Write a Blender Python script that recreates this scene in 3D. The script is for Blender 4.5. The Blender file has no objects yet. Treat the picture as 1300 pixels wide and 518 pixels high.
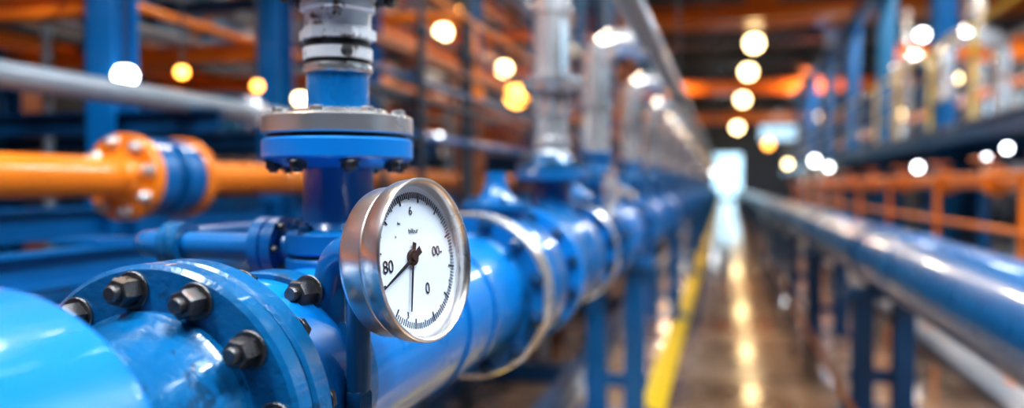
import bpy, bmesh, math, random
from mathutils import Vector, Matrix
random.seed(7)
sc = bpy.context.scene
sc.view_settings.view_transform = 'Standard'
try: sc.view_settings.look = 'Medium High Contrast'
except Exception as ex: print('look', ex)
V = Vector

# ------------------------------------------------------------------ materials
def mat(name, col, rough=.4, metal=0., coat=0., var=.18, scale=9., bump=0., emit=0., rvar=.1, wear=None, wear_t=.62, wear_scale=14., stretch=None):
    m = bpy.data.materials.new(name); m.use_nodes = True
    nt = m.node_tree; N = nt.nodes; L = nt.links
    p = N['Principled BSDF']
    p.inputs['Metallic'].default_value = metal
    p.inputs['Coat Weight'].default_value = coat
    p.inputs['Coat Roughness'].default_value = .06
    if emit > 0:
        p.inputs['Base Color'].default_value = (*col, 1)
        p.inputs['Emission Color'].default_value = (*col, 1)
        p.inputs['Emission Strength'].default_value = emit
        return m
    tc = N.new('ShaderNodeTexCoord')
    n = N.new('ShaderNodeTexNoise'); n.inputs['Scale'].default_value = scale; n.inputs['Detail'].default_value = 6
    L.new(tc.outputs['Object'], n.inputs['Vector'])
    mx = N.new('ShaderNodeMix'); mx.data_type = 'RGBA'
    mx.inputs[6].default_value = (*[c*(1-var) for c in col], 1)
    mx.inputs[7].default_value = (*[min(1, c*(1+var)) for c in col], 1)
    L.new(n.outputs['Fac'], mx.inputs[0])
    out = mx.outputs[2]
    if wear:
        n2 = N.new('ShaderNodeTexNoise'); n2.inputs['Scale'].default_value = wear_scale; n2.inputs['Detail'].default_value = 9
        n2.inputs['Roughness'].default_value = .7
        L.new(tc.outputs['Object'], n2.inputs['Vector'])
        r = N.new('ShaderNodeValToRGB'); r.color_ramp.elements[0].position = wear_t; r.color_ramp.elements[1].position = wear_t+.05
        L.new(n2.outputs['Fac'], r.inputs[0])
        m2 = N.new('ShaderNodeMix'); m2.data_type = 'RGBA'
        L.new(r.outputs[0], m2.inputs[0]); L.new(out, m2.inputs[6]); m2.inputs[7].default_value = (*wear, 1)
        out = m2.outputs[2]
    L.new(out, p.inputs['Base Color'])
    mr = N.new('ShaderNodeMapRange'); mr.inputs['To Min'].default_value = max(.02, rough-rvar); mr.inputs['To Max'].default_value = rough+rvar
    L.new(n.outputs['Fac'], mr.inputs['Value']); L.new(mr.outputs[0], p.inputs['Roughness'])
    if bump > 0:
        n3 = N.new('ShaderNodeTexNoise'); n3.inputs['Scale'].default_value = scale*9; n3.inputs['Detail'].default_value = 4
        L.new(tc.outputs['Object'], n3.inputs['Vector'])
        b = N.new('ShaderNodeBump'); b.inputs['Strength'].default_value = bump; b.inputs['Distance'].default_value = .002
        L.new(n3.outputs['Fac'], b.inputs['Height']); L.new(b.outputs[0], p.inputs['Normal'])
    return m

M = {}
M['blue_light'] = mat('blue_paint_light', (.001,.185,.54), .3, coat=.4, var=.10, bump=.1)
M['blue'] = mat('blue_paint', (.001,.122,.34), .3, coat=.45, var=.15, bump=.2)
M['blue_mid'] = mat('blue_paint_flange', (.002,.105,.26), .28, coat=.5, var=.4, scale=14, bump=.5, wear=(.01,.055,.12), wear_t=.57)
M['blue_dark'] = mat('blue_paint_dark', (.002,.052,.14), .35, coat=.3, var=.2, bump=.2)
M['orange'] = mat('orange_paint', (.86,.225,.008), .38, coat=.3, var=.12, bump=.1)
M['rust'] = mat('rust_brown_paint', (.24,.08,.03), .5, var=.35, bump=.2)
M['yellow'] = mat('yellow_paint', (.90,.62,.02), .4, var=.12)
M['steel'] = mat('brushed_steel', (.74,.72,.70), .28, metal=.9, var=.12, bump=.05)
M['steel_warm'] = mat('case_steel', (.80,.75,.71), .28, metal=1, var=.06, scale=4, rvar=.04, bump=.15)
M['steel_worn'] = mat('worn_silver_paint', (.80,.82,.84), .35, metal=.25, var=.15, bump=.3, wear=(.17,.11,.08), wear_t=.55, wear_scale=24)
M['silver'] = mat('silver_cladding', (.90,.92,.95), .17, metal=.75, var=.12, bump=.15)
M['bolt'] = mat('bolt_steel', (.11,.105,.105), .3, metal=.85, var=.4, scale=60, bump=.4, wear=(.16,.08,.05), wear_t=.62, wear_scale=60)
M['black'] = mat('black_rubber', (.012,.012,.014), .5, var=.2)
M['grey'] = mat('grey_paint', (.24,.28,.32), .35, coat=.3, var=.15)
M['dgrey'] = mat('dark_grey_paint', (.03,.038,.05), .5, var=.2)
M['reflection_slab'] = mat('floor_reflection_pale', (.46,.52,.58), .22, var=.3, scale=1.6, coat=.3)  # pale tone stands in for window reflection on the floor
M['dial'] = mat('dial_white', (.74,.83,.93), .5, var=.02)
M['ink'] = mat('dial_ink', (.006,.006,.008), .6, var=.0)
M['lampW'] = mat('lamp_warm', (1,.72,.36), emit=14)
M['lampO'] = mat('lamp_amber', (1,.42,.07), emit=9)
M['lampC'] = mat('lamp_cool', (.92,.96,1), emit=14)
M['window'] = mat('daylight_pane', (.50,.78,1), emit=1.3)
M['window_end'] = mat('daylight_pane_end', (.50,.80,1), emit=2.0)

def glass_mat():
    m = bpy.data.materials.new('gauge_glass'); m.use_nodes = True
    nt = m.node_tree; N = nt.nodes; L = nt.links
    for x in list(N): N.remove(x)
    o = N.new('ShaderNodeOutputMaterial'); t = N.new('ShaderNodeBsdfTransparent'); g = N.new('ShaderNodeBsdfGlossy')
    g.inputs['Roughness'].default_value = .03
    f = N.new('ShaderNodeLayerWeight'); f.inputs['Blend'].default_value = .5
    pw = N.new('ShaderNodeMath'); pw.operation = 'POWER'; pw.inputs[1].default_value = 4
    ml = N.new('ShaderNodeMath'); ml.operation = 'MULTIPLY_ADD'; ml.inputs[1].default_value = .45; ml.inputs[2].default_value = .03
    L.new(f.outputs['Facing'], pw.inputs[0]); L.new(pw.outputs[0], ml.inputs[0])
    x = N.new('ShaderNodeMixShader'); L.new(ml.outputs[0], x.inputs[0]); L.new(t.outputs[0], x.inputs[1]); L.new(g.outputs[0], x.inputs[2])
    L.new(x.outputs[0], o.inputs[0]); return m
M['glass'] = glass_mat()

def floor_mat():
    m = bpy.data.materials.new('polished_concrete'); m.use_nodes = True
    nt = m.node_tree; N = nt.nodes; L = nt.links; p = N['Principled BSDF']
    tc = N.new('ShaderNodeTexCoord')
    n = N.new('ShaderNodeTexNoise'); n.inputs['Scale'].default_value = 1.3; n.inputs['Detail'].default_value = 8; n.inputs['Roughness'].default_value = .65
    L.new(tc.outputs['Object'], n.inputs['Vector'])
    r = N.new('ShaderNodeValToRGB'); e = r.color_ramp.elements
    e[0].position = .36; e[0].color = (.15,.082,.045,1); e[1].position = .64; e[1].color = (.56,.38,.25,1)
    L.new(n.outputs['Fac'], r.inputs[0]); L.new(r.outputs[0], p.inputs['Base Color'])
    mr = N.new('ShaderNodeMapRange'); mr.inputs['To Min'].default_value = .05; mr.inputs['To Max'].default_value = .24
    L.new(n.outputs['Fac'], mr.inputs['Value']); L.new(mr.outputs[0], p.inputs['Roughness'])
    n2 = N.new('ShaderNodeTexNoise'); n2.inputs['Scale'].default_value = 2; n2.inputs['Detail'].default_value = 2; L.new(tc.outputs['Object'], n2.inputs['Vector'])
    b = N.new('ShaderNodeBump'); b.inputs['Strength'].default_value = .07; b.inputs['Distance'].default_value = .012
    L.new(n2.outputs['Fac'], b.inputs['Height']); L.new(b.outputs[0], p.inputs['Normal'])
    p.inputs['Coat Weight'].default_value = .4; p.inputs['Coat Roughness'].default_value = .06
    return m
M['floor'] = floor_mat()
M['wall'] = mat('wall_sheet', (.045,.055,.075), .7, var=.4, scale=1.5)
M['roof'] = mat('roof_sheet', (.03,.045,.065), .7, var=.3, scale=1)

# ------------------------------------------------------------------ builder
def frame(ax):
    z = V(ax).normalized()
    h = V((0,0,1)) if abs(z.z) < .9 else V((0,1,0))
    x = h.cross(z).normalized(); y = z.cross(x)
    return x, y, z

class B:
    def __init__(s, name, parent=None):
        s.name = name; s.bm = bmesh.new(); s.ms = []; s.parent = parent
    def mi(s, k):
        if k not in s.ms: s.ms.append(k)
        return s.ms.index(k)
    def face(s, vs, k):
        try:
            f = s.bm.faces.new(vs); f.material_index = s.mi(k); f.smooth = True
        except ValueError: pass
    def lathe(s, o, ax, prof, k, seg=48, ph=0., closed=False):
        o = V(o); x, y, z = frame(ax); rings = []
        for q in prof:
            t, r = q[0], q[1]; c = o+z*t
            if r <= 1e-6: rings.append([s.bm.verts.new(c)])
            else: rings.append([s.bm.verts.new(c+(x*math.cos(ph+2*math.pi*i/seg)+y*math.sin(ph+2*math.pi*i/seg))*r) for i in range(seg)])
        for j in range(len(rings)-1):
            a, b = rings[j], rings[j+1]; kk = prof[j+1][2] if len(prof[j+1]) > 2 else k
            if len(a) == 1 and len(b) == 1: continue
            for i in range(seg):
                i2 = (i+1) % seg
                if len(a) == 1: s.face([a[0], b[i2], b[i]], kk)
                elif len(b) == 1: s.face([a[i], a[i2], b[0]], kk)
                else: s.face([a[i], a[i2], b[i2], b[i]], kk)
    def cyl(s, p0, p1, r, k, seg=32, r1=None, ch=0.):
        p0, p1 = V(p0), V(p1); h = (p1-p0).length; r1 = r if r1 is None else r1
        if ch > 0: pr = [(0,0),(0,r-ch),(ch,r),(h-ch,r1),(h,r1-ch),(h,0)]
        else: pr = [(0,0),(0,r),(h,r1),(h,0)]
        s.lathe(p0, p1-p0, pr, k, seg)
    def tube(s, pts, r, k, seg=20, bend=0.1, closed=False):
        pts = [V(p) for p in pts]
        P = []
        if not closed and bend > 0 and len(pts) > 2:
            P.append(pts[0])
            for i in range(1, len(pts)-1):
                a, b, c = pts[i-1], pts[i], pts[i+1]
                u = (a-b); w = (c-b); lim = min(u.length, w.length)*.49
                bb = min(bend, lim); u.normalize(); w.normalize()
                p0 = b+u*bb; p2 = b+w*bb
                for t in range(9):
                    t /= 8; P.append(p0*(1-t)**2+b*2*t*(1-t)+p2*t*t)
            P.append(pts[-1])
        else: P = pts
        n = len(P); rings = []; prev = None
        for i in range(n):
            if closed: d = (P[(i+1) % n]-P[i-1]).normalized()
            else: d = (P[min(i+1, n-1)]-P[max(i-1, 0)]).normalized()
            if prev is None: x, y, _ = frame(d)
            else:
                x = prev-d*prev.dot(d); x.normalize(); y = d.cross(x)
            prev = x
            rings.append([s.bm.verts.new(P[i]+(x*math.cos(2*math.pi*j/seg)+y*math.sin(2*math.pi*j/seg))*r) for j in range(seg)])
        for i in range(n if closed else n-1):
            a, b = rings[i], rings[(i+1) % n]
            for j in range(seg): s.face([a[j], a[(j+1) % seg], b[(j+1) % seg], b[j]], k)
        if not closed:
            s.face(rings[0], k); s.face(rings[-1], k)
    def ring(s, c, ax, R, r, k, n=36, seg=10):
        x, y, z = frame(ax); c = V(c)
        s.tube([c+(x*math.cos(2*math.pi*i/n)+y*math.sin(2*math.pi*i/n))*R for i in range(n)], r, k, seg, closed=True)
    def box(s, c, sz, k, rotz=0., bev=0.):
        mtx = Matrix.Translation(V(c)) @ Matrix.Rotation(rotz, 4, 'Z') @ Matrix.Diagonal((*sz, 1))
        g = bmesh.ops.create_cube(s.bm, size=1, matrix=mtx)
        fs = {f for v in g['verts'] for f in v.link_faces}
        for f in fs: f.material_index = s.mi(k)
        if bev > 0:
            es = list({e for v in g['verts'] for e in v.link_edges})
            r = bmesh.ops.bevel(s.bm, geom=es, offset=bev, segments=2, affect='EDGES', profile=.5)
            for f in r['faces']: f.material_index = s.mi(k)
    def prism(s, p0, p1, prof, k, up=None):
        p0, p1 = V(p0), V(p1); z = (p1-p0).normalized()
        if up is None: x, y, _ = frame(z)
        else:
            y = V(up); y = (y-z*y.dot(z)).normalized(); x = y.cross(z)
        a = [s.bm.verts.new(p0+x*u+y*v) for u, v in prof]; b = [s.bm.verts.new(p1+x*u+y*v) for u, v in prof]
        n = len(prof); m0 = s.mi(k)
        for i in range(n):
            f = s.bm.faces.new([a[i], a[(i+1) % n], b[(i+1) % n], b[i]]); f.material_index = m0
        f = s.bm.faces.new(a); f.material_index = m0; f = s.bm.faces.new(b); f.material_index = m0
    def ibeam(s, p0, p1, w, h, t, k, up=None):
        W, H = w/2, h/2
        s.prism(p0, p1, [(-W,-H),(W,-H),(W,-H+t),(t/2,-H+t),(t/2,H-t),(W,H-t),(W,H),(-W,H),(-W,H-t),(-t/2,H-t),(-t/2,-H+t),(-W,-H+t)], k, up)
    def bolt(s, p, ax, r, k='bolt', h=None, ph=0., stud=True, washer=True):
        h = h or r*1.1; p = V(p); ax = V(ax).normalized()
        t0 = 0
        if washer:
            s.lathe(p, ax, [(0,0),(0,r*1.25),(r*.12,r*1.3),(r*.2,r*1.22),(r*.2,0)], k, 24); t0 = r*.2
        s.lathe(p, ax, [(t0-.0001,0),(t0,r*1.02),(t0+h*.85,r*1.02),(t0+h,r*.88),(t0+h,0)], k, 6, ph)
        if stud: s.lathe(p, ax, [(t0+h*.9,0),(t0+h*.9,r*.55),(t0+h*1.3,r*.55),(t0+h*1.4,r*.45),(t0+h*1.4,0)], k, 16)
    def bolts(s, c, ax, R, n, r, k='bolt', ph=0., h=None, **kw):
        x, y, z = frame(ax); c = V(c)
        for i in range(n):
            a = ph+2*math.pi*i/n
            s.bolt(c+(x*math.cos(a)+y*math.sin(a))*R, ax, r, k, h, ph=a*3+i, **kw)
    def text(s, body, o, u, v, size, k):
        cu = bpy.data.curves.new('t', 'FONT'); cu.body = body; cu.size = size; cu.align_x = 'CENTER'; cu.align_y = 'CENTER'; cu.extrude = .0001
        ob = bpy.data.objects.new('t', cu); sc.collection.objects.link(ob)
        dg = bpy.context.evaluated_depsgraph_get(); me = bpy.data.meshes.new_from_object(ob.evaluated_get(dg))
        u, v = V(u), V(v); w = u.cross(v); mt = Matrix.Translation(V(o)) @ Matrix((u, v, w)).transposed().to_4x4()
        n0 = len(s.bm.faces); me.transform(mt); s.bm.from_mesh(me); s.bm.faces.ensure_lookup_table()
        for f in s.bm.faces[n0:]: f.material_index = s.mi(k)
        bpy.data.objects.remove(ob); bpy.data.curves.remove(cu); bpy.data.meshes.remove(me)
    def done(s, angle=32):
        bmesh.ops.recalc_face_normals(s.bm, faces=s.bm.faces[:])
        me = bpy.data.meshes.new(s.name); s.bm.to_mesh(me); s.bm.free()
        for k in s.ms: me.materials.append(M[k])
        me.set_sharp_from_angle(angle=math.radians(angle))
        ob = bpy.data.objects.new(s.name, me); sc.collection.objects.link(ob)
        if s.parent: ob.parent = s.parent
        return ob
def empty(name):
    e = bpy.data.objects.new(name, None); sc.collection.objects.link(e); return e

# ------------------------------------------------------------------ hall shell
HX0, HX1, HY0, HY1, HZ = -7.5, 8.5, -6., 66., 8.
b = B('floor'); b.box(((HX0+HX1)/2,(HY0+HY1)/2,-.1), (HX1-HX0,HY1-HY0,.2), 'floor'); b.done()
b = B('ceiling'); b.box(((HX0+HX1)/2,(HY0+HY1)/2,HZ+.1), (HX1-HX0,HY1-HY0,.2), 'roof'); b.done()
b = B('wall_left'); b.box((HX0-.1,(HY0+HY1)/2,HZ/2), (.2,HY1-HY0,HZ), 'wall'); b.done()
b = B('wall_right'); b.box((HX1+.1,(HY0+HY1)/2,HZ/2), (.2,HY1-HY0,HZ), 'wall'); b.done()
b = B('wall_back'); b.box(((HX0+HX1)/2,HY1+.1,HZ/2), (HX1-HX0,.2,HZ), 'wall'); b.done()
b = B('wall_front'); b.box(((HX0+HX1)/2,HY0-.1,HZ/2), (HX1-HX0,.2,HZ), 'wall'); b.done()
def window(name, c, sx, sy, sz, nb, k='window'):
    b = B(name); b.box(c, (sx, sy, sz), k)
    alongy = sy > sx; L_ = sy if alongy else sx
    for i in range(nb+1):
        t = -L_/2+L_*i/nb
        b.box((c[0]+(0 if alongy else t), c[1]+(t if alongy else 0), c[2]), (.12 if alongy else .08, .08 if alongy else .12, sz+.1), 'grey')
    for z in (-sz/2, 0, sz/2):
        b.box((c[0], c[1], c[2]+z), (.12 if alongy else sx+.1, sy+.1 if alongy else .12, .08), 'grey')
    b.done()
for i in range(9):
    window('window_%d' % (i+1), (HX1-.03, 2+i*7, 3.4), .05, 4.4, 1.5, 5)
window('window_10', (.15, HY1-.03, 1.9), 2.2, .05, 3.4, 2, 'window_end')
window('window_11', (-3.8, HY1-.03, 5.2), 2.2, .05, 1.2, 3)
window('window_12', (4.2, HY1-.03, 5.2), 3.2, .05, 1.2, 4)

b = B('floor_stripe'); b.box((-.345, 30, .002), (.13, 68, .004), 'yellow'); b.done()
b = B('floor_reflection_slab'); b.box((3.95, 18, .03), (5.3, 40, .06), 'reflection_slab', bev=.01); b.done()  # added slab, its pale colour imitates the bright reflecting floor

def truss(y):
    b = B('roof_truss')
    x0, x1 = HX0+.05, HX1-.05
    b.box(((x0+x1)/2, y, 6.6), (x1-x0, .14, .16), 'grey'); b.box(((x0+x1)/2, y, 7.8), (x1-x0, .14, .16), 'dgrey')
    n = 12
    for i in range(n):
        xa = x0+(x1-x0)*i/n; xb = x0+(x1-x0)*(i+1)/n
        za, zb = (6.6, 7.8) if i % 2 else (7.8, 6.6)
        b.prism((xa,y,za), (xb,y,zb), [(-.04,-.04),(.04,-.04),(.04,.04),(-.04,.04)], 'grey')
    b.done()
for y in range(2, 66, 6): truss(y)
def girder(y, z, k='orange'):
    b = B('crane_girder')
    b.ibeam((HX0+.45, y, z), (HX1-.45, y, z), .35, .5, .04, k, up=(0,0,1))
    b.ibeam((HX0+.45, y+.9, z), (HX1-.45, y+.9, z), .35, .5, .04, k, up=(0,0,1))
    b.box((1.0, y+.45, z+.40), (.9, 1.2, .35), 'orange', bev=.03)
    b.done()
for y, z in ((24.5, 6.15), (38.5, 5.65), (53, 5.4)): girder(y, z)
for x in (HX0+.2, HX1-.2):
    b = B('crane_rail'); b.ibeam((x, -5.5, 5.15), (x, 65, 5.15), .3, .35, .03, 'blue_dark', up=(0,0,1)); b.done()

# ------------------------------------------------------------------ lamps
def lamp(x, y, z, r, k, top=HZ):
    b = B('pendant_lamp')
    b.lathe((x,y,z), (0,0,1), [(-r,0)]+[(-r*math.cos(a*math.pi/12), r*math.sin(a*math.pi/12)) for a in range(1, 11)]+[(r*.88,0)], k, 20)
    b.lathe((x,y,z), (0,0,1), [(r*.8,0),(r*.8,r*.62),(r*1.0,r*.5),(r*1.2,r*.2),(r*1.2,0)], 'dgrey', 20)
    b.cyl((x,y,z+r*1.1), (x,y,top), .012 if r > .06 else .005, 'dgrey', 6)
    b.done()
for d_, zz in ((25.4,4.5),(31.8,4.5),(42,4.5),(52,4.4),(61,4.4)):
    y = d_/.9659+.2
    lamp(.85, y, 1.1+zz, .17+.0028*d_, 'lampW')

def area(loc, e, col, sx=1.2, sy=.4, name='added_area_light'):  # area light added to brighten foreground and hall, shaped like a ceiling fixture
    em = empty(name)
    l = bpy.data.lights.new(name, 'AREA'); l.shape = 'RECTANGLE'; l.size = sx; l.size_y = sy; l.energy = e; l.color = col
    o = bpy.data.objects.new('area_emitter', l); o.location = loc; sc.collection.objects.link(o); o.parent = em
    b = B('added_housing', em); b.box((loc[0], loc[1], loc[2]+.06), (sx+.08, sy+.08, .08), 'grey')  # casing and rod invented to go with the added light
    b.cyl((loc[0], loc[1], loc[2]+.08), (loc[0], loc[1], HZ), .012, 'dgrey', 6); b.done()
warm = (1,.78,.55); cool = (.88,.94,1)
area((.55,.25,3.6), 165, cool, 1.6, .5)  # key light added above the foreground, outside the view
area((-1.5,-.6,3.8), 150, cool, .6, 1.6)
area((2.2,2.4,4.6), 240, cool, .6, 1.6)
area((-2.9,3.4,5.2), 200, warm, .6, 1.6)
for y in (8, 14, 20, 28, 37, 48, 58):
    area((-2.6,y,6.2), 280, warm, .6, 1.8)
    area((3.6,y+1,6.2), 370, warm if y in (14,37) else cool, .6, 1.8)

# ------------------------------------------------------------------ main pipeline
PX, PZ = -.495, .88
pipe = empty('water_pipeline')
U = (0,0,1)
b = B('main_run', pipe)
Yd = (0,1,0)
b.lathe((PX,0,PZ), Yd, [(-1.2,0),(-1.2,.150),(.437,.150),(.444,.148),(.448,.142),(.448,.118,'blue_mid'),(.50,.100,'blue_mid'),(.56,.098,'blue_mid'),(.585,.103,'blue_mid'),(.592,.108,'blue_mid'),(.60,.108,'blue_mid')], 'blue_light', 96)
b.lathe((PX,.60,PZ), Yd, [(0,.09),(0,.145),(.0035,.1495),(.024,.1495),(.0275,.146),(.0275,.09)], 'blue_mid', 96)
b.lathe((PX,.6275,PZ), Yd, [(0,.1),(0,.139,'black'),(.004,.139,'black'),(.004,.1,'black')], 'black', 96)
b.lathe((PX,.6315,PZ), Yd, [(0,.09),(0,.146),(.0035,.1495),(.026,.1495),(.030,.146),(.034,.128),(.05,.119),(.06,.1165)], 'blue_mid', 96)
b.bolts((PX,.60,PZ), (0,-1,0), .127, 12, .0135, ph=math.radians(8), h=.019)
b.bolts((PX,.6615,PZ), (0,1,0), .134, 12, .012, ph=math.radians(-8), h=.014)
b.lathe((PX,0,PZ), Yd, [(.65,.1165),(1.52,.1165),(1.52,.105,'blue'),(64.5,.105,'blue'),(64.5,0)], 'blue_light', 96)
fl = [1.50,1.88,2.02,2.55,2.85,3.15,3.85,4.15,4.5,5.3,5.6,6.6,6.9,7.9,8.2,9.2,9.5]+[10.6+.65*i for i in range(20)]
for i, y in enumerate(fl):
    R = .166 if i % 3 != 2 else .156
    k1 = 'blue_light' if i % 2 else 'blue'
    rim = 'steel' if i in (0, 3) else k1
    b.lathe((PX,y,PZ), Yd, [(-.035,.104),(-.012,.120),(0,.124),(0,R-.009),(.001,R-.003,rim),(.004,R,rim),(.026,R,rim),(.029,R-.003,rim),(.029,.11)], k1, 64)
    b.lathe((PX,y+.029,PZ), Yd, [(0,.10),(0,R-.012),(.006,R-.012),(.006,.10)], 'black', 64)
    b.lathe((PX,y+.035,PZ), Yd, [(0,.11),(0,R-.003),(.003,R),(.026,R),(.029,R-.003),(.029,.122),(.06,.104)], 'steel' if i == 0 else 'blue' if i % 2 else 'blue_mid', 64)
    if y < 10:
        b.bolts((PX,y,PZ), (0,-1,0), R-.020, 12, .012, k='blue_dark', ph=.26, h=.014)
for y, w in ((1.16,.018),(1.30,.018)):
    b.lathe((PX,y,PZ), Yd, [(0,.116),(0,.121),(w,.121),(w,.116)], 'blue_light', 64)
b.lathe((PX,1.60,PZ), Yd, [(0,.104),(.03,.135),(.06,.154),(.16,.154),(.19,.135),(.22,.104)], 'blue', 64)
for y, L_ in ((2.12,.36),(3.25,.5),(4.6,.5),(6.05,.45),(7.1,.5)):
    b.lathe((PX,y,PZ), Yd, [(0,.104),(L_*.15,.132),(L_*.35,.152),(L_*.65,.152),(L_*.85,.132),(L_,.104)], 'blue_light' if y > 3 else 'blue', 48)
# valve bonnets
for y in (1.71, 2.72, 3.99):
    b.lathe((PX,y,PZ), U, [(.08,.07),(.155,.062),(.165,.075),(.168,.078),(.180,.078),(.182,.072),(.182,.05),(.205,.03),(.23,.022),(.25,.022),(.25,0)], 'blue', 40)
    b.bolts((PX,y,PZ+.182), U, .063, 6, .008, k='blue_dark', h=.008)
b.done()

# riser 1
Y1 = .96
b = B('riser_front', pipe)
o = (PX,Y1,0)
b.lathe(o, U, [(.96,.085),(.985,.072),(.992,.058),(.998,.056)], 'blue', 64)
b.lathe(o, U, [(.978,.05),(.978,.066),(.981,.069),(1.003,.069),(1.006,.066),(1.006,.05)], 'blue', 64)
b.lathe(o, U, [(1.006,.05),(1.006,.060),(1.010,.060),(1.010,.05)], 'black', 48)
b.lathe(o, U, [(1.010,.05),(1.010,.066),(1.013,.069),(1.036,.069),(1.039,.066),(1.043,.052),(1.052,.046),(1.128,.0455)], 'blue', 64)
b.bolts((PX,Y1,1.038), U, .058, 6, .0085, k='blue_dark', ph=.2)
b.bolts((PX,Y1,.978), (0,0,-1), .060, 6, .007, ph=.2)
b.lathe(o, U, [(1.122,.04),(1.122,.06),(1.131,.088),(1.133,.0955),(1.136,.098),(1.157,.098),(1.160,.095),(1.160,.04)], 'blue_light', 96)
b.lathe(o, U, [(1.160,.05),(1.160,.090),(1.165,.090),(1.165,.05)], 'black', 64)
b.lathe(o, U, [(1.165,.05),(1.165,.0955),(1.167,.098),(1.187,.098),(1.189,.0955),(1.189,.066),(1.197,.064),(1.198,.062),(1.198,.03)], 'steel', 96)
b.bolts((PX,Y1,1.131), (0,0,-1), .083, 8, .0105, ph=.15, h=.009)
b.bolts((PX,Y1,1.189), U, .081, 8, .0085, k='steel', ph=.15, h=.007, stud=False)
b.lathe(o, U, [(1.198,.0405),(1.246,.0405)], 'blue', 64)
b.lathe(o, U, [(1.246,.038),(1.246,.044,'steel'),(1.251,.0455,'steel'),(1.257,.044,'steel'),(1.258,.0425,'black'),(1.263,.0425,'black'),(1.264,.045,'steel_worn'),(1.278,.0455,'steel_worn'),(1.280,.042,'black'),(1.288,.042,'black'),(1.290,.0455,'steel_worn'),(1.303,.0455,'steel_worn'),(1.305,.0435,'steel_worn'),(1.325,.0435,'steel_worn'),(1.328,.049,'steel_worn'),(1.336,.049,'steel_worn'),(1.339,.045,'steel_worn'),(1.345,.05,'steel_worn'),(1.349,.05,'steel_worn')], 'steel', 64)
b.lathe((PX,Y1,1.290), U, [(0,.040),(0,.0505),(.012,.0505),(.0135,.048),(.0135,.04)], 'steel_worn', 6, .3)
b.bolt((PX+.030,Y1-.034,1.271), (.66,-.75,0), .006, h=.006)
b.lathe(o, U, [(1.349,.04),(1.349,.078),(1.352,.081),(1.368,.081),(1.371,.078),(1.371,.04)], 'dgrey', 64)
b.bolts((PX,Y1,1.349), (0,0,-1), .068, 8, .008, ph=.3, h=.007)
b.lathe(o, U, [(1.37,.055),(1.6,.055),(1.6,.085),(1.64,.085),(1.64,.055),(3.0,.055),(3.0,0)], 'silver', 48)
b.done()
def riser2(y, name):
    b = B(name, pipe); o = (PX,y,0)
    b.lathe(o, U, [(.95,.11),(.99,.085),(1.01,.062),(1.05,.055),(1.10,.055),(1.11,.08),(1.113,.108),(1.116,.111),(1.136,.111),(1.139,.108),(1.139,.05)], 'blue', 48)
    b.lathe(o, U, [(1.142,.05),(1.142,.104,'blue_mid'),(1.16,.104,'blue_mid'),(1.165,.07,'blue_mid'),(1.19,.052,'blue_mid'),(1.205,.046,'steel_worn'),(1.21,.056,'silver'),(1.235,.056,'silver'),(1.24,.046,'silver'),(1.30,.046,'silver'),(1.305,.055,'silver'),(1.33,.057,'silver'),(1.37,.06,'silver'),(1.375,.088,'silver'),(1.39,.09,'silver'),(1.394,.086,'dgrey'),(1.398,.09,'silver'),(1.413,.09,'silver'),(1.418,.053,'silver'),(1.6,.053,'silver'),(1.6,.06,'silver'),(1.63,.06,'silver'),(1.63,.053,'silver'),(3.0,.053,'silver'),(3.0,0,'silver')], 'blue_mid', 48)
    b.bolts((PX,y,1.113), (0,0,-1), .095, 8, .01, ph=.2, h=.01)
    b.bolts((PX,y,1.16), U, .092, 8, .01, ph=.2, h=.01)
    b.bolts((PX,y,1.375), (0,0,-1), .076, 8, .008, ph=.2, h=.01)
    b.done()
riser2(2.30, 'riser_straight')
CX, CZ = -.285, 1.655
b = B('overhead_run', pipe)
b.cyl((CX,-3,CZ), (CX,48,CZ), .042, 'grey', 32)
for y in [-2,0,1.9,9.5,12,15,18,21,25,30]:
    b.lathe((CX,y,CZ), Yd, [(0,.04),(0,.07),(.02,.07),(.024,.064),(.028,.07),(.048,.07),(.048,.04)], 'grey', 32)
for y in [-2.6,5.0,13.5,23.5,33,43]:
    b.cyl((CX,y,CZ+.04), (CX,y,6.6), .008, 'dgrey', 8); b.ring((CX,y,CZ), Yd, .048, .008, 'dgrey', 20, 6)
b.done()
b = B('header_run', pipe)
b.tube([(PX,.5,3.0),(PX,3.2,3.0),(-1.9,3.2,3.0)], .075, 'silver', 24, .2); b.done()
ys = [3.12,4.35,5.6,6.9,8.2,9.6,11,12.5,14,16,18,20,23,26,29]
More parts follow.
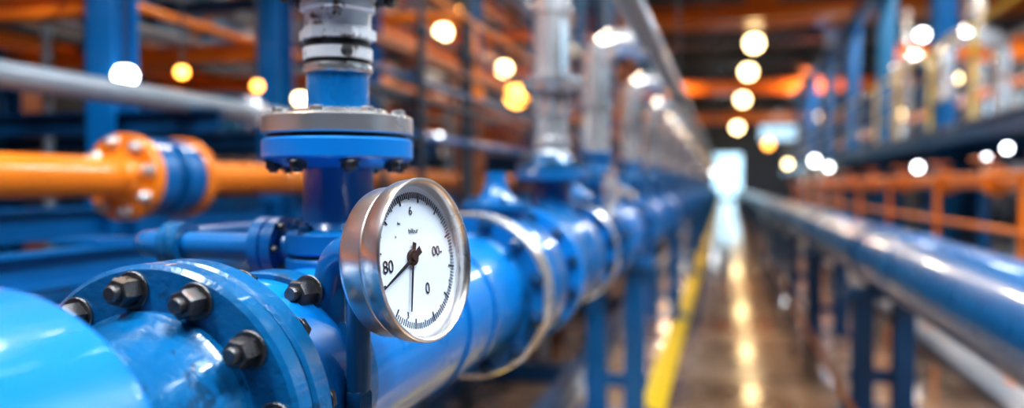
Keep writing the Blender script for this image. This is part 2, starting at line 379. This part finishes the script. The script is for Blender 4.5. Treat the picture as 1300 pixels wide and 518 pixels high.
for i, y in enumerate(ys):
    b = B('riser_bend', pipe); o = (PX,y,0)
    sg = 32 if y < 8 else 16
    k = 'silver'; rr = .056
    b.lathe(o, U, [(.95,.11),(.99,.085),(1.01,.06),(1.06,.055),(1.09,.055),(1.095,.095),(1.12,.098),(1.123,.05)], 'blue', sg)
    b.lathe(o, U, [(1.126,.05),(1.126,.098,'blue_mid'),(1.15,.095,'blue_mid'),(1.16,.06,'blue_mid'),(1.20,.052,'blue'),(1.21,.07,'blue'),(1.23,.07,'blue'),(1.23,.045,'silver')], 'blue_mid', sg)
    zt = CZ
    b.tube([(PX,y,1.22),(PX,y,zt),(CX,y,zt)], rr, k, sg, .12)
    b.lathe((PX,y,1.40), U, [(0,rr),(0,rr+.012),(.03,rr+.012),(.03,rr)], k, sg)
    b.lathe((CX-.055,y,zt), (1,0,0), [(0,rr),(0,rr+.02),(.03,rr+.02),(.03,rr),(.055,rr)], k, sg)
    if y < 8: b.bolts((PX,y,1.095), (0,0,-1), .082, 8, .01, ph=.2, h=.01)
    b.box((PX+.005, y+.32, 1.04), (.13,.16,.12), 'blue', bev=.012)
    b.cyl((PX,y+.32,1.09), (PX,y+.32,1.20), .03, 'steel', 16)
    b.ring((PX,y+.32,1.20), U, .075, .009, 'blue_dark', 24, 8)
    for a in range(3):
        t = a*math.pi*2/3; b.cyl((PX,y+.32,1.20), (PX+.075*math.cos(t),y+.32+.075*math.sin(t),1.20), .006, 'blue_dark', 8)
    b.done()
b = B('sample_valve', pipe)
b.cyl((PX+.09,2.62,.95), (PX+.14,2.62,1.07), .022, 'silver', 20)
b.lathe((PX+.13,2.62,1.05), U, [(0,0),(0,.03),(.05,.03),(.06,.018),(.10,.018),(.10,0)], 'silver', 20)
b.cyl((PX+.11,2.60,1.11), (PX+.20,2.72,1.06), .012, 'silver', 12)
b.done()

b = B('branch_run', pipe)
zb = 1.015
b.lathe((PX-.055,Y1+.01,zb), (-1,0,0), [(-.01,.018),(0,.024),(.03,.024),(.03,.042),(.045,.042),(.047,.038),(.05,.042),(.065,.042),(.065,.02)], 'blue', 32)
b.tube([(PX-.11,Y1+.01,zb),(PX-.33,Y1+.01,zb),(PX-.33,Y1+.45,zb-.0),(PX-.33,Y1+.45,.0)], .019, 'blue', 20, .05)
b.lathe((PX-.24,Y1+.01,zb), (-1,0,0), [(0,.02),(0,.033),(.012,.033),(.014,.028),(.018,.033),(.03,.033),(.03,.02)], 'blue_mid', 24)
b.bolts((PX-.085,Y1+.01,zb), (1,0,0), .034, 6, .005); b.done()

# ------------------------------------------------------------------ gauge bracket and gauge
n = V((.968,-.218,.10)).normalized()
u = V((0,0,1)).cross(n).normalized(); v = n.cross(u)
F = V((-.2875,.750,1.1-.0745)); T = .056; O = F-n*T
b = B('gauge_bracket', pipe)
b.lathe((PX,.775,PZ), Yd, [(0,.112),(0,.122),(.003,.124),(.037,.124),(.04,.122),(.04,.112)], 'blue_mid', 64)
b.tube([(-.425,.795,.955),(-.405,.785,1.028),(-.352,.765,1.026)], .021, 'blue', 24, .03)
b.box((-.425,.795,.972), (.055,.05,.05), 'blue_mid', rotz=.2, bev=.006)
b.bolt((-.432,.768,.985), (-.1,-1,.05), .0145, h=.022)
b.lathe(O-n*.009, n, [(0,0),(0,.060),(.003,.064),(.010,.064),(.010,0)], 'blue_mid', 64)
b.done()

b = B('pressure_gauge')
G = 1.02
def sp(pr): return [(q[0], q[1]*G)+tuple(q[2:]) for q in pr]
b.lathe(O, n, sp([(0,0),(0,.064),(.002,.071),(.006,.0745),(.009,.0755),(.0295,.0760),(.0305,.0750),(.0310,.0735),(.0325,.0735),(.0330,.0755),(.0340,.0785),(.0370,.0803),(.052,.0812),(.0548,.0810),(.0560,.0798),(.0562,.0785),(.0550,.0768),(.052,.0752),(.048,.0746),(.041,.0740)]), 'steel_warm', 128)
b.lathe(O, n, sp([(.0410,0),(.0410,.0742)]), 'dial', 96)
D = O+n*.0414
K = 1.06
def P(a, c, h=0): return D+u*a*K+v*c*K+n*h
def quad(p0, p1, w, h=.0002, k='ink', w1=None):
    p0 = V(p0); p1 = V(p1); d = (p1-p0).normalized(); q = V((-d.y, d.x)); w1 = w if w1 is None else w1
    pts = [p0+q*w/2, p0-q*w/2, p1-q*w1/2, p1+q*w1/2]
    lo = [b.bm.verts.new(P(x.x, x.y, h)) for x in pts]; hi = [b.bm.verts.new(P(x.x, x.y, h+.0006)) for x in pts]
    m0 = b.mi(k)
    for f in ([lo[0],lo[1],lo[2],lo[3]],[hi[0],hi[1],hi[2],hi[3]]):
        b.bm.faces.new(f).material_index = m0
    for i in range(4):
        b.bm.faces.new([lo[i],lo[(i+1)%4],hi[(i+1)%4],hi[i]]).material_index = m0
a0, a1, nt_ = 200, -130, 110
for i in range(nt_+1):
    a = math.radians(a0+(a1-a0)*i/nt_); big = i % 10 == 0; mid = i % 5 == 0
    r0 = .0555 if big else .0580 if mid else .0595
    c_, s_ = math.cos(a), math.sin(a)
    quad((r0*c_, r0*s_), (.0652*c_, .0652*s_), .0013 if big else .0007, h=0)
b.text('80', P(-.046,-.003,.0003), u, v, .0175, 'ink')
b.text('0', P(.014,-.029,.0003), u, v, .0165, 'ink')
b.text('00-', P(.036,.006,.0003), u, v, .0145, 'ink')
b.text('6', P(-.004,.047,.0003), u, v, .0120, 'ink')
b.text('3', P(-.022,-.050,.0003), u, v, .0090, 'ink')
b.text('bilbur', P(-.002,.028,.0003), u, v, .0072, 'ink')
b.text('lin:', P(-.024,.036,.0003), u, v, .0048, 'ink')
b.text('n', P(-.031,.024,.0003), u, v, .0048, 'ink')
H = (-.008,.003)
b.lathe(P(H[0],H[1],0), n, [(0,.0080),(.003,.0080),(.0035,.0072),(.0035,.0042),(.0048,.0042),(.005,.0035),(.005,0)], 'ink', 32)
quad(H, (-.058,-.022), .0042, .0026, w1=.0014)
quad(H, (.004,.010), .006, .0026, w1=.0075)
quad(H, (-.018,-.047), .0028, .0018, w1=.0014)
quad(H, (-.004,.017), .0040, .0018, w1=.0055)
b.lathe(O, n, sp([(.0500,0),(.0500,.0750),(.0512,.0752),(.0512,0)]), 'glass', 96)
sx, sy = -.366, .752
b.cyl((sx,sy,1.0), (sx,sy,.872), .0125, 'blue_dark', 28)
b.cyl((sx,sy,1.0), O+n*.004-v*.02, .0125, 'blue_dark', 20)
b.lathe((sx,sy,.80), U, [(0,.012),(.0,.0155),(.025,.0155),(.027,.013)]+[(.028+i*.0035+j*.00175, .0125 if j else .0138) for i in range(12) for j in (0,1)]+[(.073,.0125)], 'black', 32)
b.lathe((sx,sy,.870), U, [(0,.010),(0,.0148),(.016,.0148),(.018,.0135),(.018,.010)], 'blue_dark', 6)
b.tube([(sx,sy,.81),(sx,sy,.775),(PX+.09,sy,.775+.03)], .0125, 'blue_dark', 20, .02)
b.done()

def stand(y, x, zc, r, k='blue'):
    b = B('pipe_stand')
    zt = zc-r-.004
    for sx_ in (-.09,.09):
        b.ibeam((x+sx_, y, .012), (x+sx_, y, zt-.05), .09, .10, .012, k)
    b.box((x,y,zt-.03), (.36,.16,.05), k, bev=.004)
    b.box((x,y,.18), (.30,.03,.06), k)
    b.box((x,y,.006), (.40,.2,.012), k)
    b.lathe((x,y-.06,zc), Yd, [(0,r+.0008),(0,r+.012),(.12,r+.012),(.12,r+.0008)], k, 48)
    for sx_ in (-.15,.15):
        b.bolt((x+sx_,y+.07,.012), U, .014)
    b.done()
for y in (.25, 3.75, 6.75, 10.2, 14.2, 18.2, 22.2, 27, 32, 38, 45, 52): stand(y, PX, PZ, .105 if y > 1 else .150, 'blue')
b = B('base_rail')
for x in (-.78,-1.35): b.box((x,20,.06), (.08,40,.12), 'blue_dark')
for y in (1.2,2.55,4.3,7,10,13,16): b.box((-1.065,y,.06), (.49,.08,.10), 'blue_dark')
b.done()
b = B('support_frame')
for y in (.1,1.5,2.9,4.5,6.6):
    b.ibeam((-1.38,y,.12), (-1.38,y,.97), .07,.07,.008,'blue', up=(0,1,0))
    b.box((-1.38,y,.975), (.13,.12,.012), 'blue')
for z in (.52,.93): b.ibeam((-1.33,-.6,z), (-1.33,8,z), .06,.075,.008,'blue', up=(0,0,1))
b.cyl((-1.15,-.6,.70),(-1.15,9,.70),.035,'blue',20)
for y in (.8,2.2,3.7): b.lathe((-1.15,y,.70), Yd, [(0,.03),(0,.065),(.015,.065),(.018,.058),(.021,.065),(.036,.065),(.036,.03)], 'blue_mid', 28)
for y in (.1,1.5,2.9,4.5,6.6): b.box((-1.24,y,.64), (.24,.05,.04), 'blue')
b.done()

# ------------------------------------------------------------------ right blue pipe
RX, RZ, RR = .735, .760, .146
b = B('transfer_pipe')
b.cyl((RX,-1.5,RZ), (RX,63,RZ), RR, 'blue', 96)
for y in [1.35,3.35,5.6,8.4,11.2,14,17,20,24,28,33]:
    b.lathe((RX,y,RZ), Yd, [(-.01,RR),(0,RR+.006),(.035,RR+.006),(.045,RR)], 'blue', 64)
b.done()
for y in (0.2, 4.15, 6.3, 8.4, 10.5, 12.6, 16.8, 21, 25.2, 30, 36, 42, 50): stand(y, RX, RZ, RR, 'blue_dark')
b = B('drain_pipe'); DX = RX-.26; b.cyl((DX,-1,.24), (DX,40,.24), .014, 'rust', 16)
for y in range(0,38,4): b.box((DX,y+.9,.11), (.03,.03,.23), 'dgrey')
b.done()

# ------------------------------------------------------------------ left orange pipe with coupling
OX, OZ = -1.6, 1.122
b = B('orange_pipeline')
b.cyl((OX,-1,OZ), (OX,30,OZ), .054, 'orange', 48)
y0 = 1.83
b.lathe((OX,y0,OZ), Yd, [(-.03,.054),(-.01,.07),(0,.075),(0,.116),(.004,.120),(.034,.120),(.038,.116),(.038,.06)], 'orange', 64)
b.lathe((OX,y0+.042,OZ), Yd, [(0,.06),(0,.110),(.003,.113),(.07,.113),(.073,.110),(.073,.085),(.083,.085,'black'),(.11,.085,'black'),(.113,.110,'blue'),(.116,.113,'blue'),(.183,.113,'blue'),(.186,.110,'blue'),(.186,.06)], 'blue', 64)
b.lathe((OX,y0+.232,OZ), Yd, [(0,.06),(0,.116),(.004,.120),(.034,.120),(.038,.116),(.038,.075),(.05,.07),(.07,.054)], 'orange', 64)
b.bolts((OX,y0,OZ), (0,-1,0), .098, 8, .015, k='steel', ph=.2, h=.022)
b.done()
for y in (.4,3.0,6,9,12.6,17,22,27):
    b = B('pipe_post'); b.ibeam((OX,y,0), (OX,y,OZ-.075), .08,.08,.008,'blue_dark'); b.box((OX,y,OZ-.065), (.14,.12,.02), 'blue_dark'); b.done()

b = B('grey_pipeline'); GX, GZ = -1.72, 1.372
b.cyl((GX,-1.5,GZ), (GX,30,GZ), .036, 'grey', 32)
for y in (2.62,5.0,8): b.lathe((GX,y,GZ), Yd, [(0,.034),(0,.06),(.04,.06),(.04,.034)], 'silver', 32)
b.done()

# ------------------------------------------------------------------ pipe rack (left)
rack = empty('pipe_rack')
b = B('frame', rack)
cols = [-.2, 2.28, 3.3, 4.3, 6.35, 8.6, 11.4, 14.5, 18, 22, 26]
for y in cols:
    for x in (-2.02, -3.6):
        b.ibeam((x,y,0), (x,y,4.6), .11,.12,.012,'blue', up=(0,1,0))
        b.box((x,y,.01), (.22,.22,.02), 'blue')
    for z in (.62,1.31,1.72,2.2,2.75,3.4,4.5):
        b.ibeam((-3.6,y,z), (-1.60 if z in (1.31,) else -2.02,y,z), .07,.08,.01, 'orange' if z in (1.72,2.75) else 'blue_dark', up=(0,0,1))
for z in (.42, .98, 2.05, 2.95, 4.55):
    for x in (-2.02,-3.6): b.ibeam((x,-.2,z), (x,26,z), .08,.1,.01,'blue' if z != 2.05 else 'orange', up=(0,0,1))
for i in range(len(cols)-1):
    if i % 2: b.cyl((-3.6,cols[i],1.7), (-3.6,cols[i+1],3.4), .03, 'rust', 10)
b.done()
b = B('pipes', rack)
sets = {.66:['blue','dgrey','blue_dark','rust'], 1.76:['orange','grey','steel_worn','dgrey','orange'], 2.24:['grey','orange','blue','rust','grey'], 2.79:['orange','dgrey','silver','orange'], 3.44:['orange','grey','rust']}
for z in sets:
    x = -2.2; i = 0
    while x > -3.5:
        r = random.choice([.02,.03,.04,.05])
        b.cyl((x,-1.2,z+r+.005), (x,26.5,z+r+.005), r, sets[z][i % len(sets[z])], 14)
        x -= r*2+random.uniform(.10,.34); i += 1
for i in range(34):
    y = random.uniform(1.2,14); x = random.uniform(-3.4,-2.15)
    z1 = random.choice([1.8,2.28,2.83,3.48]); r = random.choice([.02,.028,.035])
    b.tube([(x,y,z1),(x+.15,y,z1),(x+.15,y,.0)], r, random.choice(['rust','dgrey','blue_dark','grey','blue','silver','blue']), 12, .08)
b.done()

b = B('orange_bend_pipe')
b.tube([(-2.0,4.45,2.1),(-1.42,4.35,2.05),(-1.36,4.35,1.55)], .035, 'orange', 20, .12)
b.tube([(-1.36,4.35,1.55),(-1.36,4.35,.0)], .035, 'rust', 20, 0)
b.tube([(-2.0,4.7,1.86),(-1.62,4.65,1.84),(-1.52,4.65,.0)], .022, 'rust', 16, .1)
b.tube([(-1.95,3.3,1.95),(-1.78,3.3,1.95),(-1.78,3.3,1.55),(-1.48,3.3,1.5),(-1.48,3.3,0)], .018, 'dgrey', 16, .08)
b.done()
b = B('service_pipe_cluster')
for x, y, r, k, h in ((-1.18,3.0,.016,'dgrey',3.2),(-1.22,3.7,.03,'dgrey',3.4),(-1.1,4.9,.03,'steel_worn',3),(-1.2,5.7,.05,'rust',3.3),(-1.0,6.6,.03,'dgrey',3),(-1.2,7.8,.06,'blue',3.5),(-1.1,9.5,.06,'rust',3.5),(-.95,11.5,.05,'dgrey',3.2)):
    b.cyl((x,y,0), (x,y,h), r, k, 16)
    for z in (.9,1.35,1.7,2.3): b.lathe((x,y,z), U, [(0,r),(0,r*1.8),(.03,r*1.8),(.03,r)], k, 16)
for z, k in ((1.45,'dgrey'),(1.62,'rust'),(1.9,'orange'),(1.30,'blue'),(1.52,'blue_dark')):
    b.cyl((-1.21,2.5,z), (-1.21,12,z), .016, k, 12)
b.done()

# ------------------------------------------------------------------ machinery
def tank(x, y, z, r, h, k, band='steel'):
    b = B('process_tank')
    zz = z+r*.35
    pr = [(z,0),(z,r*.7),(z+r*.15,r*.92),(zz,r)]+[(zz+h*.33,r),(zz+h*.33,r*1.03,band),(zz+h*.36,r*1.03,band),(zz+h*.36,r),(zz+h,r)]+[(zz+h+r*.4*math.sin(a*math.pi/10), r*math.cos(a*math.pi/10)) for a in range(1,6)]
    b.lathe((x,y,0), U, pr, k, 40)
    for i in range(4):
        a = math.pi/4+i*math.pi/2
        b.cyl((x+r*.8*math.cos(a),y+r*.8*math.sin(a),0), (x+r*.8*math.cos(a),y+r*.8*math.sin(a),zz+.1), r*.08, 'blue_dark', 12)
    b.cyl((x,y,zz+h), (x,y,zz+h+r*.9), r*.18, 'steel', 16); b.cyl((x,y,zz+h+r*.8), (x,y,zz+h+r*.9), r*.32, 'steel', 20)
    b.done()
def pump(x, y, k='blue', s=1., k2='orange', z0=0.):
    b = B('motor_pump')
    b.box((x,y,z0+.06*s), (.5*s,1.2*s,.12*s), 'dgrey', bev=.01)
    z = z0+.42*s
    b.lathe((x,y-.45*s,z), Yd, [(0,0),(0,.12*s),(.03*s,.2*s),(.5*s,.2*s),(.53*s,.13*s),(.56*s,.05*s),(.7*s,.05*s)], k, 32)
    for i in range(12):
        yy = y-.38*s+i*.035*s; b.lathe((x,yy,z), Yd, [(0,.19*s),(0,.222*s),(.01*s,.222*s),(.01*s,.19*s)], k, 24)
    b.lathe((x,y+.2*s,z), Yd, [(0,.0),(0,.16*s),(.05*s,.24*s),(.18*s,.24*s),(.24*s,.12*s),(.34*s,.10*s),(.34*s,.15*s),(.38*s,.15*s),(.38*s,0)], k2, 32)
    b.tube([(x+.12*s,y+.29*s,z),(x+.12*s,y+.29*s,z0+1.0*s)], .08*s, k2, 20); b.cyl((x+.12*s,y+.29*s,z0+.97*s), (x+.12*s,y+.29*s,z0+1.02*s), .14*s, k2, 24)
    for yy in (-.3,.05,.3): b.box((x,y+yy*s,z0+.18*s), (.3*s,.08*s,.18*s), k)
    b.done()
for x,y,k,k2 in ((-4.3,3.4,'blue','rust'),(-4.4,6.5,'orange','blue')): pump(x,y,k,.95,k2)
for x,y,r,h,k in ((-5.5,4.5,.7,2.2,'rust'),(-5.6,7.2,.8,2.6,'blue_mid'),(-5.4,10.4,.8,2.8,'orange'),(-5.6,14,.9,3,'steel_worn'),(-5.2,18.5,.9,2.6,'blue'),(-4.8,24,.9,3.4,'blue_mid')): tank(x,y,.2,r,h,k)
for x,y,k,k2 in ((2.6,5.6,'blue','blue_light'),(4.2,6.6,'blue','orange'),(4.1,10.6,'grey','blue'),(3.6,15.0,'blue','blue_light')): pump(x,y,k,1.1,k2,.06)
for x,y,r,h,k in ((7.6,9.5,.7,1.6,'grey'),(7.5,17,.75,2.6,'blue'),(7.5,24,.75,2.6,'silver'),(7.5,31,.75,2.6,'blue')): tank(x,y,.0,r,h,k)
def cabinet(x, y):
    b = B('control_cabinet')
    b.box((x,y,.86), (.4,.9,1.5), 'grey', bev=.015); b.box((x,y,.09), (.36,.86,.06), 'dgrey')
    for s_ in (-.22,.22):
        b.box((x-.205,y+s_,.86), (.012,.40,1.35), 'silver', bev=.003)
        b.box((x-.22,y+s_*.3,.91), (.02,.02,.18), 'dgrey')
    b.done()
cabinet(2.3, 19.4); cabinet(2.3, 23.8)

b = B('orange_railing')
for y in [1.2+1.75*i for i in range(11)]:
    b.cyl((1.5,y,.06), (1.5,y,1.16), .020, 'orange', 14); b.box((1.5,y,.066), (.12,.12,.012), 'orange')
for z in (.85,1.16): b.cyl((1.5,.9,z), (1.5,19,z), .018, 'orange', 14)
b.done()
b = B('orange_manifold')
b.cyl((1.85,2.5,1.13), (1.85,24,1.13), .055, 'orange', 28)
for y in (4.3,5.1,6.3,7.6,9.2,11,13,15.5,18):
    b.lathe((1.85,y,1.13), Yd, [(0,.05),(0,.1),(.03,.1),(.035,.08),(.04,.1),(.07,.1),(.07,.05)], 'orange', 28)
    b.tube([(1.85,y+.3,1.13),(1.85,y+.3,.06)], .035, 'blue_dark' if int(y) % 2 else 'blue', 14, 0)
    b.cyl((1.85,y+.3,1.16), (1.85,y+.3,1.28), .025, 'steel', 12); b.ring((1.85,y+.3,1.29), U, .09, .012, 'orange', 20, 6)
b.done()

plat = empty('gallery_platform')
b = B('deck', plat)
b.box((4.6,24,1.80), (4.0,32,.06), 'grey')
for x in (2.62,6.58): b.ibeam((x,8,1.70), (x,40,1.70), .12,.2,.015,'blue', up=(0,0,1))
for y in range(8,41,4):
    b.ibeam((2.6,y,1.68), (6.6,y,1.68), .1,.16,.012,'blue', up=(0,0,1))
b.done()
b = B('columns', plat)
for y in (8.6,12.9,17.2,21.5,26,31,36):
    b.ibeam((3.05,y,.06), (3.05,y,5.0), .32,.32,.03,'blue', up=(0,1,0))
    b.ibeam((5.8,y,.06), (5.8,y,5.0), .32,.32,.03,'blue', up=(0,1,0))
    b.box((3.05,y,.08), (.5,.5,.04), 'blue')
b.ibeam((3.05,6,5.1), (3.05,40,5.1), .25,.3,.02,'blue', up=(0,0,1))
b.done()
b = B('guard_rail', plat)
for y in range(8,41,2): b.cyl((2.68,y,1.83), (2.68,y,2.9), .025, 'yellow' if y < 18 else 'grey', 10)
for z in (2.2,2.55,2.9): b.cyl((2.68,8,z), (2.68,40,z), .022, 'yellow' if z > 2.8 else 'grey', 10)
for x in (3.2,4,4.8,5.6,6.4): b.cyl((x,8.05,1.83), (x,8.05,2.9), .025, 'grey', 10)
for z in (2.2,2.55,2.9): b.cyl((2.68,8.05,z), (6.5,8.05,z), .022, 'grey', 10)
b.done()
b = B('crossover_beams', plat)
b.ibeam((3.05,12.9,3.05), (6.55,12.9,3.05), .2,.3,.02,'orange', up=(0,0,1))
b.ibeam((3.05,17.2,3.7), (6.55,17.2,3.7), .2,.3,.02,'orange', up=(0,0,1))
b.cyl((4.2,8.2,2.62),(4.2,36,2.62),.07,'orange',20)
for y in (9,15,21,27): b.cyl((4.2,y,1.83),(4.2,y,2.6),.03,'blue_dark',10)
b.done()
b = B('gooseneck_pipes', plat)
b.tube([(3.55,12,1.84),(3.55,12,3.1),(2.86,12,3.1),(2.86,12,2.2)], .12, 'silver', 28, .3)
b.tube([(3.9,9.4,1.84),(3.9,9.4,2.45),(5.2,9.4,2.45)], .09, 'silver', 28, .25)
b.cyl((2.86,12,1.84),(2.86,12,2.25),.15,'blue',24)
b.tube([(3.5,15.2,1.84),(3.5,15.2,3.3),(2.86,15.2,3.3),(2.86,15.2,1.84)], .09, 'silver', 24, .3)
for y, x in ((9.8,4.9),(11,4.6),(14,3.7),(16,4.4),(19,3.8),(23,4.0)):
    b.cyl((x,y,1.83),(x,y,4.9),.07,'silver' if y > 13 else 'blue',16)
b.done()

for x, y, z, r, k in ((-1.90,2.20,1.457,.036,'lampC'),(-1.86,2.43,1.50,.022,'lampO'),(-1.86,2.90,1.507,.022,'lampO'),(-1.86,3.24,1.49,.028,'lampW')):
    lamp(x, y, z, r, k)
def wp(px, py, d):
    X = (px-921)/1047*d; return (X, (d+.2588*X)/.9659, 1.1+(235-py)/1011*d)
for px, py, d, r, k in ((563,42,7.5,.07,'lampW'),(640,88,8.5,.07,'lampW'),(587,17,8.2,.05,'lampO'),(656,122,6.5,.09,'lampO'),
    (1169,45,17,.10,'lampC'),(1263,73,15,.12,'lampC'),(1210,100,19,.12,'lampW'),(1140,146,22,.12,'lampW'),(1031,148,30,.20,'lampW'),(1050,128,28,.10,'lampO'),(975,183,40,.20,'lampO'),(905,215,30,.16,'lampC'),(1180,120,26,.10,'lampW'),(1085,165,30,.10,'lampC')):
    lamp(*wp(px,py,d), r, k)
def sig(px, py, d, r, k):
    x, y, z = wp(px,py,d); b = B('signal_lamp')
    b.lathe((x,y,z-r), U, [(0,0),(0,r*.8)]+[(r+r*math.sin(a*math.pi/12-math.pi/6), r*math.cos(a*math.pi/12-math.pi/6)) for a in range(0,9)], k, 16)
    b.cyl((x,y,0), (x,y,z-r), max(.015,r*.3), 'dgrey', 10); b.cyl((x,y,z-r*1.3), (x,y,z-r), r*.9, 'dgrey', 14); b.done()
for px, py, d, r, k in ((557,175,5,.025,'lampC'),(538,172,5.6,.025,'lampC'),(746,209,6.0,.025,'lampO'),(1278,188,6.5,.03,'lampC'),(1252,201,8,.03,'lampC'),(1034,204,14,.06,'lampC'),(1052,212,16,.05,'lampC'),(1000,208,20,.07,'lampW'),(1165,212,9,.04,'lampC')):
    sig(px,py,d,r,k)

# ------------------------------------------------------------------ world + camera
w = bpy.data.worlds.new('World'); sc.world = w; w.use_nodes = True
w.node_tree.nodes['Background'].inputs[0].default_value = (.5,.6,.75,1); w.node_tree.nodes['Background'].inputs[1].default_value = .4
cam = bpy.data.cameras.new('camera'); co = bpy.data.objects.new('camera', cam); sc.collection.objects.link(co)
co.location = (0,0,1.1); co.rotation_euler = (math.radians(90-1.36), 0, math.radians(15))
cam.lens = 28; cam.sensor_width = 36; cam.clip_start = .02; cam.clip_end = 200
cam.dof.use_dof = True; cam.dof.focus_distance = .79; cam.dof.aperture_fstop = 1.7
sc.camera = co
